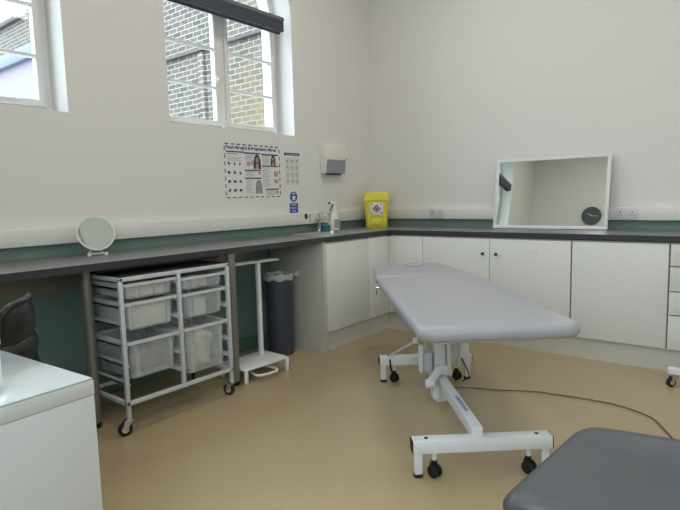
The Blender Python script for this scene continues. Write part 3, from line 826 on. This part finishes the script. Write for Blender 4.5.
# clock on the back wall (seen in the mirror)
t = thing('wall_clock', 'round dark grey wall clock with white hands, seen reflected in the big mirror', 'clock', (XB, -1.05, 2.465))
Mc = Matrix.Rotation(PI/2, 4, 'Y')
bm = NB(); lathe(bm, [(0, 0), (.152, 0), (.157, .01), (.154, .03), (.147, .032), (.144, .022), (0, .022)], 56, Mc, cap=False); obj('clock_face', bm, M_clock, t)
bm = NB()
def hand(a, L, w):
    d = Vector((0, math.sin(R(a)), math.cos(R(a)))); bar(bm, Vector((.026, 0, 0))-d*.02, Vector((.026, 0, 0))+d*L, w, .003, 0, up=(1, 0, 0))
hand(60, .075, .009); hand(-95, .11, .007); lathe(bm, [(.008, .022), (.008, .03)], 14, Mc)
obj('clock_hands', bm, M_paper, t)
bm = NB()
for k in range(12):
    a = k*30; d = Vector((0, math.sin(R(a)), math.cos(R(a)))); bar(bm, Vector((.023, 0, 0))+d*.118, Vector((.023, 0, 0))+d*.135, .005, .002, 0, up=(1, 0, 0))
obj('hour_marks', bm, M_inkgrey, t)
CLOCK = t

# ------------------------------------------------------------------ treatment couch
t = thing('treatment_couch', 'grey padded treatment couch on a white wheeled steel base', 'couch', (-2.06, -1.92, 0), R(41))
def cushion(bm, outline_fn, z0, z1, crown=.008):
    th = z1-z0; zm = (z0+z1)/2; r = th/2
    lps = []
    lps.append([(x, y, z0) for x, y in outline_fn(r*1.6)])
    for k in range(-4, 5):
        a = R(k*20)
        lps.append([(x, y, zm+r*math.sin(a)) for x, y in outline_fn(r*(1-math.cos(a)))])
    lps.append([(x, y, z1+crown*.0) for x, y in outline_fn(r*1.3)])
    lps.append([(x, y, z1+crown*.35) for x, y in outline_fn(r*1.3+.03)])
    lps.append([(x, y, z1+crown*.75) for x, y in outline_fn(r*1.3+.09)])
    lps.append([(x, y, z1+crown) for x, y in outline_fn(r*1.3+.16)])
    loft(bm, lps)
def tap(x0, x1, ya0, yb0, ya1, yb1, rc0, rc1):
    """outline with y range (ya0,yb0) at x0 and (ya1,yb1) at x1, rounded corners"""
    def f(i):
        out = []
        for (cx, cy, a0, rr, sx, sy) in ((x1, yb1, 0, rc1, -1, -1), (x0, yb0, 90, rc0, 1, -1), (x0, ya0, 180, rc0, 1, 1), (x1, ya1, 270, rc1, -1, 1)):
            r = max(rr-i, .03); px = cx+sx*(i+r); py = cy+sy*(i+r)
            for k in range(7):
                a = R(a0+15*k); out.append((px+r*math.cos(a), py+r*math.sin(a)))
        return out
    return f
bm = NB(); cushion(bm, tap(-.722, .685, -.390, .290, -.362, .300, .075, .02), .610, .676, .010); obj('main_pad', bm, M_vinyl, t, angle=60)
bm = NB(); cushion(bm, tap(.708, 1.33, -.355, .300, -.30, .265, .02, .09), .610, .676, .006); hp = obj('head_pad', bm, M_vinyl, t, angle=60)
bm = NB(); lathe(bm, [(.075, .676), (.078, .683), (.070, .688), (0, .690)], 32, Matrix.Translation((1.17, -.035, 0)) @ Matrix.Diagonal((1.0, .75, 1, 1)), cap=False); obj('face_hole_plug', bm, M_vinyl, hp)
bm = NB()
n = 32
lathe(bm, [(.079, .679), (.083, .6845), (.087, .681)], n, Matrix.Translation((1.17, -.035, 0)) @ Matrix.Diagonal((1.0, .75, 1, 1)), cap=False); obj('plug_seam', bm, M_darkvinyl, hp)
# top frame
bm = NB()
for y in (-.24, .16): bar(bm, (-.60, y, .592), (.66, y, .592), .03, .035)
for x in (-.58, -.1, .3, .64): bar(bm, (x, -.24, .592), (x, .16, .592), .03, .03)
bar(bm, (.68, -.22, .592), (1.2, -.22, .592), .025, .03); bar(bm, (.68, .14, .592), (1.2, .14, .592), .025, .03); bar(bm, (1.19, -.22, .592), (1.19, .14, .592), .025, .03)
obj('top_frame', bm, M_white, t)
bm = NB(); tube(bm, (.695, .26, .60), (.695, .302, .60), .007); tube(bm, (.695, .298, .605), (.69, .30, .555), .004); obj('headrest_hinge', bm, M_chrome, t)
# base
def beam(x):
    bm = NB(); box(bm, (x-.032, -.300, .112), (x+.032, .300, .168), .004); b = obj('cross_beam', bm, M_white, t)
    for s in (-1, 1):
        bm = NB(); box(bm, (x-.030, s*.300-.004, .114), (x+.030, s*.300+.004, .166), .002); obj('end_cap', bm, M_black, b)
        bm = NB(); box(bm, (x-.017, s*.275-.017, .014), (x+.017, s*.275+.017, .114), .003); l = obj('leg', bm, M_white, t)
        bm = NB(); lathe(bm, [(.020, 0), (.022, .003), (.020, .014)], 16, Matrix.Translation((x, s*.275, 0))); obj('rubber_foot', bm, M_black, l)
    for s in (-1, 1):
        bm = NB(); tube(bm, (x, s*.205, .07), (x, s*.205, .114), .011); c = obj('caster', bm, M_white, t)
        bm = NB()
        Mw = Matrix.Translation((x-.012, s*.205, .027)) @ Matrix.Rotation(R(35), 4, 'Z') @ Matrix.Rotation(PI/2, 4, 'X')
        for q in (-1, 1): lathe(bm, [(.020, q*.013-.008), (.027, q*.013-.005), (.027, q*.013+.005), (.020, q*.013+.008)], 20, Mw)
        lathe(bm, [(.022, -.006), (.022, .006)], 16, Matrix.Translation((x-.004, s*.205, .044)) @ Matrix.Rotation(R(35), 4, 'Z') @ Matrix.Rotation(PI/2, 4, 'X'))
        tube(bm, (x, s*.205, .045), (x, s*.205, .072), .013)
        obj('twin_wheel', bm, M_black, c)
    for s in (-1, 1):
        bm = NB(); lathe(bm, [(.008, .168), (.008, .172), (0, .173)], 12, Matrix.Translation((x, s*.24, 0))); obj('bolt', bm, M_knob, b)
beam(-.6); beam(.6)
bm = NB(); bar(bm, (-.60, .016, .180), (.16, .010, .172), .046, .056, .004); obj('base_spine', bm, M_white, t)
bm = NB(); bar(bm, (.10, 0, .14), (.62, 0, .14), .055, .05, .004); obj('rear_spine', bm, M_white, t)
bm = NB(); 
for k in range(9): box(bm, (-.42+k*.022, .004, .2072-k*.00022), (-.42+k*.022+.012, .022, .2078-k*.00022))
obj('maker_label', bm, mat('blue grey print', (120, 138, 172), .5), t)['label'] = 'small blue grey printed marks on the spine'
bm = NB(); box(bm, (.14, -.03, .03), (.20, .03, .145), .004); box(bm, (.10, .02, .06), (.18, .055, .13), .004); obj('lower_bracket', bm, M_white, t)
bm = NB(); box(bm, (.165, -.028, .14), (.235, .034, .578), .005); obj('lift_column', bm, M_white, t)
bm = NB(); bar(bm, (.19, -.055, .17), (.24, -.055, .575), .03, .022, .003, up=(0, 1, 0)); tube(bm, (.19, -.07, .18), (.19, .05, .18), .016); obj('lift_arm', bm, M_white, t)
bm = NB(); bar(bm, (.35, -.08, .17), (.28, -.08, .575), .03, .02, .003, up=(0, 1, 0)); tube(bm, (.35, -.095, .18), (.35, .06, .18), .014); bar(bm, (.35, .05, .17), (.28, .05, .575), .03, .02, .003, up=(0, 1, 0)); obj('lift_arm', bm, M_white, t)
bm = NB(); box(bm, (.17, .044, .20), (.25, .095, .31), .006); obj('gearbox', bm, M_silver, t)
bm = NB(); box(bm, (.15, .100, .20), (.20, .122, .36), .004); obj('side_bracket', bm, M_white, t)
bm = NB(); tube(bm, (.02, .09, .19), (.10, .02, .235), .022); tube(bm, (.02, .115, .185), (.02, .07, .185), .024); obj('crank_link', bm, M_white, t)
bm = NB(); box(bm, (.120, -.018, .244), (.135, .018, .25), .001); box(bm, (.10, -.03, .20), (.165, .03, .244), .004); obj('pivot_block', bm, M_white, t)
bm = NB(); tube(bm, (.60, .24, .165), (.20, .135, .372), .006); lathe(bm, [(.0, -.02), (.018, -.014), (.02, 0), (.018, .014), (0, .02)], 14, Matrix.Translation((.195, .133, .378))); obj('foot_bar', bm, M_white, t)
# hydraulic strut and hanging lead near the rear right
bm = NB(); tube(bm, (.42, -.17, .14), (.36, -.17, .58), .014); tube(bm, (.52, -.22, .14), (.47, -.22, .58), .016); bar(bm, (.40, -.24, .56), (.40, -.10, .56), .03, .03); obj('gas_strut', bm, M_silver, t)
bm = NB(); box(bm, (.40, -.235, .20), (.46, -.14, .28), .008); obj('motor_housing', bm, M_white, t)
bm = NB(); sweep(bm, [(.42, -.19, .19), (.46, -.24, .10), (.50, -.26, .04), (.52, -.22, .012)], .004, 8); obj('lead', bm, M_black, t)
bm = NB(); sweep(bm, [(.60, .235, .17), (.56, .235, .14), (.565, .23, .09), (.58, .225, .07)], .006, 8); obj('lead', bm, M_black, t)

# mains cable on floor
bm = NB()
sweep(bm, [(-1.66, -1.74, .006), (-1.60, -1.82, .006), (-1.53, -2.0, .006), (-1.44, -2.17, .006), (-1.409, -2.318, .006), (-1.385, -2.50, .006), (-1.391, -2.635, .006), (-1.463, -2.793, .006), (-1.60, -2.88, .006), (-1.75, -2.97, .006), (-1.9, -3.2, .006), (-2.0, -4.0, .006), (-1.8, -4.9, .006), (-1.7, -5.56, .006)], .0035, 8)
tag(obj('mains_cable', bm, M_cable), 'thin grey cable snaking over the floor from the couch', 'cable')

# ------------------------------------------------------------------ desk
DA = Vector((-3.925, -1.831)); ang = R(93.9)
t = thing('white_desk', 'white pedestal desk with glass sheet on top at the lower left', 'desk', (DA.x, DA.y, 0), R(3.9))
# local: +y along right edge (away), -x along near edge
DL, DW = .56, .95
bm = NB(); box(bm, (-DW, 0, .688), (0, DL, .728), .002); obj('desk_top', bm, M_desk, t)
bm = NB(); box(bm, (-DW+.002, .002, .728), (-.002, DL-.002, .734), .0008); g = obj('glass_sheet', bm, [M_deskglass, M_teal], t)
for p in g.data.polygons:
    if abs(p.normal.z) < .5: p.material_index = 1
bm = NB(); box(bm, (-.42, .001, .0), (-.001, DL-.003, .6868), .002); obj('pedestal', bm, M_desk, t)
bm = NB(); box(bm, (-DW+.003, .003, 0), (-DW+.03, DL-.003, .6868), .002); obj('side_panel', bm, M_desk, t)
t = thing('white_box', 'small white upright box on the glass topped desk at the left picture edge', 'box', (-4.15, -1.735, .738), R(3.9))
bm = NB(); box(bm, (-.035, -.02, 0), (.035, .06, .13), .005); obj('box_body', bm, M_bottle, t)
bm = NB(); box(bm, (-.037, -.022, .118), (.037, .062, .136), .004); obj('lid', bm, M_bottle, t)

# ------------------------------------------------------------------ black office chair
ca = math.atan2(.58, -.81)    # facing
t = thing('office_chair', 'black ribbed back office chair behind the white desk', 'chair', (-4.0, -.915, -.0), ca-PI/2)
# local: +y facing forward, back at -y ; backrest centre world (-3.82,-1.07)
bm = NB()
def pad(bm, w, t0, z0, z1, y, curve=.05, r=.02):
    lps = []
    n = 14
    for k in range(9):
        f = k/8; z = z0+(z1-z0)*f; e = math.sin(PI*min(max(f, .0), 1.0)); th = t0*(.35+.65*e**.5); ww = w*(.94+.06*e**.5)
        fr = []; bk = []
        for i in range(n+1):
            u = -1+2*i/n; x = u*ww/2; yc = y+curve*u*u
            sh = (1-abs(u)**6*.7)
            fr.append((x, yc+th/2*sh, z)); bk.append((x, yc-th/2*sh, z))
        lps.append(fr+bk[::-1])
    loft(bm, lps)
pad(bm, .35, .045, .70, .838, -.255, .045)
obj('upper_back', bm, M_blackp, t, angle=60)
bm = NB(); pad(bm, .40, .06, .615, .715, -.250, .05); obj('middle_back', bm, M_blackp, t, angle=60)
bm = NB(); pad(bm, .45, .065, .52, .628, -.245, .055); obj('lower_back', bm, M_blackp, t, angle=60)
bm = NB(); sweep(bm, [(-.19, -.215, .62), (-.175, -.215, .78), (-.14, -.235, .838), (0, -.262, .850), (.14, -.235, .838), (.175, -.215, .78), (.19, -.215, .62)], .013, 10); obj('back_rim', bm, M_blackp, t)
bm = NB(); loft(bm, [[(x, y, z) for x, y in rrect(-.22+i, .22-i, -.20+i, .22-i, .08, 5)] for i, z in ((.02, .43), (.0, .445), (.0, .475), (.02, .49), (.08, .495))]); obj('seat', bm, M_blackp, t, angle=60)
bm = NB(); sweep(bm, [(0, -.05, .42), (0, -.22, .42), (0, -.30, .48), (0, -.285, .60)], .018, 10); obj('back_support', bm, M_black, t)
bm = NB(); lathe(bm, [(.03, .10), (.03, .25), (.018, .25), (.018, .43)], 18); obj('gas_column', bm, M_black, t)
for k in range(5):
    a = 2*PI*k/5+.3; d = Vector((math.cos(a), math.sin(a), 0))
    bm = NB(); bar(bm, d*.02+Vector((0, 0, .115)), d*.25+Vector((0, 0, .075)), .04, .025, .004); tube(bm, d*.245+Vector((0, 0, .045)), d*.245+Vector((0, 0, .075)), .008)
    l = obj('base_arm', bm, M_black, t)
    bm = NB(); lathe(bm, [(.018, -.02), (.025, -.015), (.025, .015), (.018, .02)], 18, Matrix.Translation((d.x*.245, d.y*.245, .025)) @ Matrix.Rotation(a, 4, 'Z') @ Matrix.Rotation(PI/2, 4, 'X')); obj('wheel', bm, M_black, l)

# ------------------------------------------------------------------ grey chair, lower right
t = thing('grey_chair', 'grey vinyl shell chair with upturned seat edges at the lower right', 'chair', (-3.490, -2.775, .028), R(-6))
# local: +x away from the camera (seat depth .47), -y to the right; shell seat from a height field
bm = NB()
NX, NY = 26, 30
LX, LY = .462, .56
def hfield(u, v):
    # u: 0 near .. 1 far ; v: 0 left front lip .. 1 right/back
    z = .494
    z += .062*max(0, (u-.70)/.30)**1.3*(.05+.90*min(1, v*1.9)**.9)
    z += .16*max(0, (v-.45)/.55)**2.2
    z += .02*max(0, (.22-u)/.22)**2*max(0, v-.3)
    z -= .012*max(0, (.10-v)/.10)**2
    z += .010*min(1, u*1.2)*(1-v)
    return z
def outl(u, v):
    x = u*LX; y = -v*LY
    # round the corners
    cx, cy = u-.5, v-.5
    k = .5
    m = max(abs(cx), abs(cy)); 
    if m > 1e-6:
        l = (abs(cx)**11+abs(cy)**11)**(1/11)
        f = m/l; x = (.5+cx*f)*LX; y = -(.5+cy*f)*LY
    # waist towards the front lip
    x += .02*(1-v)*u + .30*v*(1-u)*LY*(1-.35*v)
    return x, y
top = [[None]*(NY+1) for _ in range(NX+1)]; bot = [[None]*(NY+1) for _ in range(NX+1)]
for i in range(NX+1):
    for j in range(NY+1):
        u, v = i/NX, j/NY; x, y = outl(u, v); z = hfield(u, v)
        ed = min(u, 1-u, v, 1-v); rd = .016*max(0, 1-ed/.035)**2
        top[i][j] = bm.verts.new((x, y, z-rd)); bot[i][j] = bm.verts.new((x, y, z-.036+rd*.4))
for i in range(NX):
    for j in range(NY):
        bm.faces.new((top[i][j], top[i][j+1], top[i+1][j+1], top[i+1][j])); bm.faces.new((bot[i][j], bot[i+1][j], bot[i+1][j+1], bot[i][j+1]))
rim = [(i, 0) for i in range(NX)]+[(NX, j) for j in range(NY)]+[(i, NY) for i in range(NX, 0, -1)]+[(0, j) for j in range(NY, 0, -1)]
for k in range(len(rim)):
    a = rim[k]; b = rim[(k+1) % len(rim)]
    bm.faces.new((top[a[0]][a[1]], top[b[0]][b[1]], bot[b[0]][b[1]], bot[a[0]][a[1]]))
obj('seat', bm, M_vinyl2, t, angle=70)
bm = NB()
lps = []
for k in range(11):
    f = k/10; z = .62+.27*f; y = -LY+.02-.055-.05*f; w = .21*(1-.15*f**3); th = .032*(1-.5*f**6)
    lps.append([(LX/2+w*u, y+.035*(u*u)+th/2, z) for u in [-1+q/5 for q in range(11)]]+[(LX/2+w*u, y+.035*(u*u)-th/2, z) for u in [1-q/5 for q in range(11)]])
loft(bm, lps); obj('backrest', bm, M_vinyl2, t, angle=60)
bm = NB(); sweep(bm, [(LX/2, -.25, .44), (LX/2, -.45, .44), (LX/2, -.60, .50), (LX/2, -.575, .70)], .016, 10); obj('back_support', bm, M_satin, t)
for sx, sy in ((.05, -.06), (LX-.05, -.06), (.05, -LY+.05), (LX-.05, -LY+.05)):
    bm = NB(); bx = sx+(-.03 if sx < .2 else .03); by = sy+(.02 if sy > -.2 else -.03)
    tube(bm, (sx, sy, .455), (bx, by, .012), .0125); tube(bm, (sx, sy, .447), (LX/2, -LY/2, .447), .0115); l = obj('leg', bm, M_satin, t)
    bm = NB(); lathe(bm, [(.016, 0), (.017, .02), (.014, .026)], 14, Matrix.Translation((bx, by, 0))); obj('foot', bm, M_black, l)

# ------------------------------------------------------------------ wheeled equipment base, right edge
t = thing('wheeled_stand', 'white wheeled stand with one black chrome caster at the right picture edge', 'stand', (-.86, -3.08, 0), 0)
bm = NB(); bar(bm, (-.0, .285, .098), (0, -.285, .098), .05, .04, .005); bar(bm, (-.22, 0, .10), (.22, 0, .10), .05, .04, .005); obj('base_frame', bm, M_white, t)
bm = NB(); lathe(bm, [(.022, .12), (.022, .95), (.03, .95), (.03, .97)], 20); obj('pole', bm, M_white, t)
bm = NB(); box(bm, (-.16, -.2, .965), (.16, .2, .985), .006); obj('shelf', bm, M_white, t)
for x, y in ((0, .25), (0, -.25), (.2, 0), (-.2, 0)):
    caster(t, x, y, .082, .030, ang=2.4)

# ------------------------------------------------------------------ unseen ceiling lamps, added to fill the room with light
k = 0
lab = {(0, 0): 'near the windows and the clock wall', (0, 1): 'in the middle of the clock wall side', (1, 0): 'near the windows and the mirror wall', (1, 1): 'in the middle of the mirror wall side'}
for i, x in enumerate((-3.9, -1.5)):
    for j, y in enumerate((-1.5, -4.0)):
        t = thing('added_ceiling_light', 'unseen added square white led ceiling panel '+lab[(i, j)], 'added ceiling light', (x, y, H), 0, 'added square ceiling panels')
        bm = NB()
        for lo, hi in (((-.3, -.3), (.3, -.28)), ((-.3, .28), (.3, .3)), ((-.3, -.28), (-.28, .28)), ((.28, -.28), (.3, .28))):
            box(bm, (lo[0], lo[1], -.03), (hi[0], hi[1], 0))
        obj('lamp_frame', bm, M_white, t)
        bm = NB(); box(bm, (-.28, -.28, -.024), (.28, .28, -.016)); obj('diffuser', bm, M_addedlamp, t)
        ld = bpy.data.lights.new('added_panel_lamp', 'AREA'); ld.shape = 'SQUARE'; ld.size = .54; ld.energy = 9; ld.color = (1, .92, .81)  # added fill light below each invented panel
        lo = bpy.data.objects.new('added_panel_lamp', ld); col.objects.link(lo); lo.location = (0, 0, -.035); lo.parent = t

# ------------------------------------------------------------------ daylight
w = bpy.data.worlds.new('overcast'); sc.world = w; w.use_nodes = True
bg = w.node_tree.nodes['Background']; bg.inputs[1].default_value = 10.0
nt = w.node_tree; tc = nt.nodes.new('ShaderNodeTexCoord'); sp = nt.nodes.new('ShaderNodeSeparateXYZ')
nt.links.new(tc.outputs['Generated'], sp.inputs[0])
cr = nt.nodes.new('ShaderNodeValToRGB'); cr.color_ramp.elements[0].position = 0.0; cr.color_ramp.elements[1].position = .95
cr.color_ramp.elements[0].color = (.26, .28, .32, 1); cr.color_ramp.elements[1].color = (.76, .89, 1.04, 1)   # overcast: brighter overhead than at the horizon
nt.links.new(sp.outputs['Z'], cr.inputs[0]); nt.links.new(cr.outputs[0], bg.inputs[0])

def portal(x, y, z, wx, wz, rx):
    pl = bpy.data.lights.new('window_portal', 'AREA'); pl.shape = 'RECTANGLE'; pl.size = wx; pl.size_y = wz; pl.cycles.is_portal = True
    po = bpy.data.objects.new('window_portal', pl); col.objects.link(po); po.location = (x, y, z); po.rotation_euler = (rx, 0, 0)
for c_ in WINS: portal(c_, .34, 2.53, 1.24, 1.6, -PI/2)
pl = bpy.data.lights.new('window_portal', 'AREA'); pl.shape = 'RECTANGLE'; pl.size = BZ1-BZ0; pl.size_y = BY1-BY0; pl.cycles.is_portal = True  # sampling portal for the added window in the back wall
po = bpy.data.objects.new('window_portal', pl); col.objects.link(po); po.location = (XB-.16, (BY0+BY1)/2, (BZ0+BZ1)/2); po.rotation_euler = (0, -PI/2, 0)


# ------------------------------------------------------------------ camera
cx, cy, ch, yaw, pit, rol, f = -4.6039, -3.2343, 1.2016, 0.6746, 0.1075, -0.0248, 537.64
fw = Vector((math.cos(yaw)*math.cos(pit), math.sin(yaw)*math.cos(pit), -math.sin(pit)))
r = fw.cross(Vector((0, 0, 1))).normalized(); u = r.cross(fw)
r2 = r*math.cos(rol)+u*math.sin(rol); u2 = -r*math.sin(rol)+u*math.cos(rol)
cd = bpy.data.cameras.new('camera'); cd.sensor_width = 36; cd.lens = f/680*36; cd.clip_start = .05
co = bpy.data.objects.new('camera', cd); col.objects.link(co)
co.matrix_world = Matrix(((r2.x, u2.x, -fw.x, cx), (r2.y, u2.y, -fw.y, cy), (r2.z, u2.z, -fw.z, ch), (0, 0, 0, 1)))
sc.camera = co
sc.view_settings.view_transform = 'Standard'; sc.view_settings.look = 'None'; sc.view_settings.gamma = 1
sc.view_settings.use_curve_mapping = False; sc.view_settings.exposure = 0.40
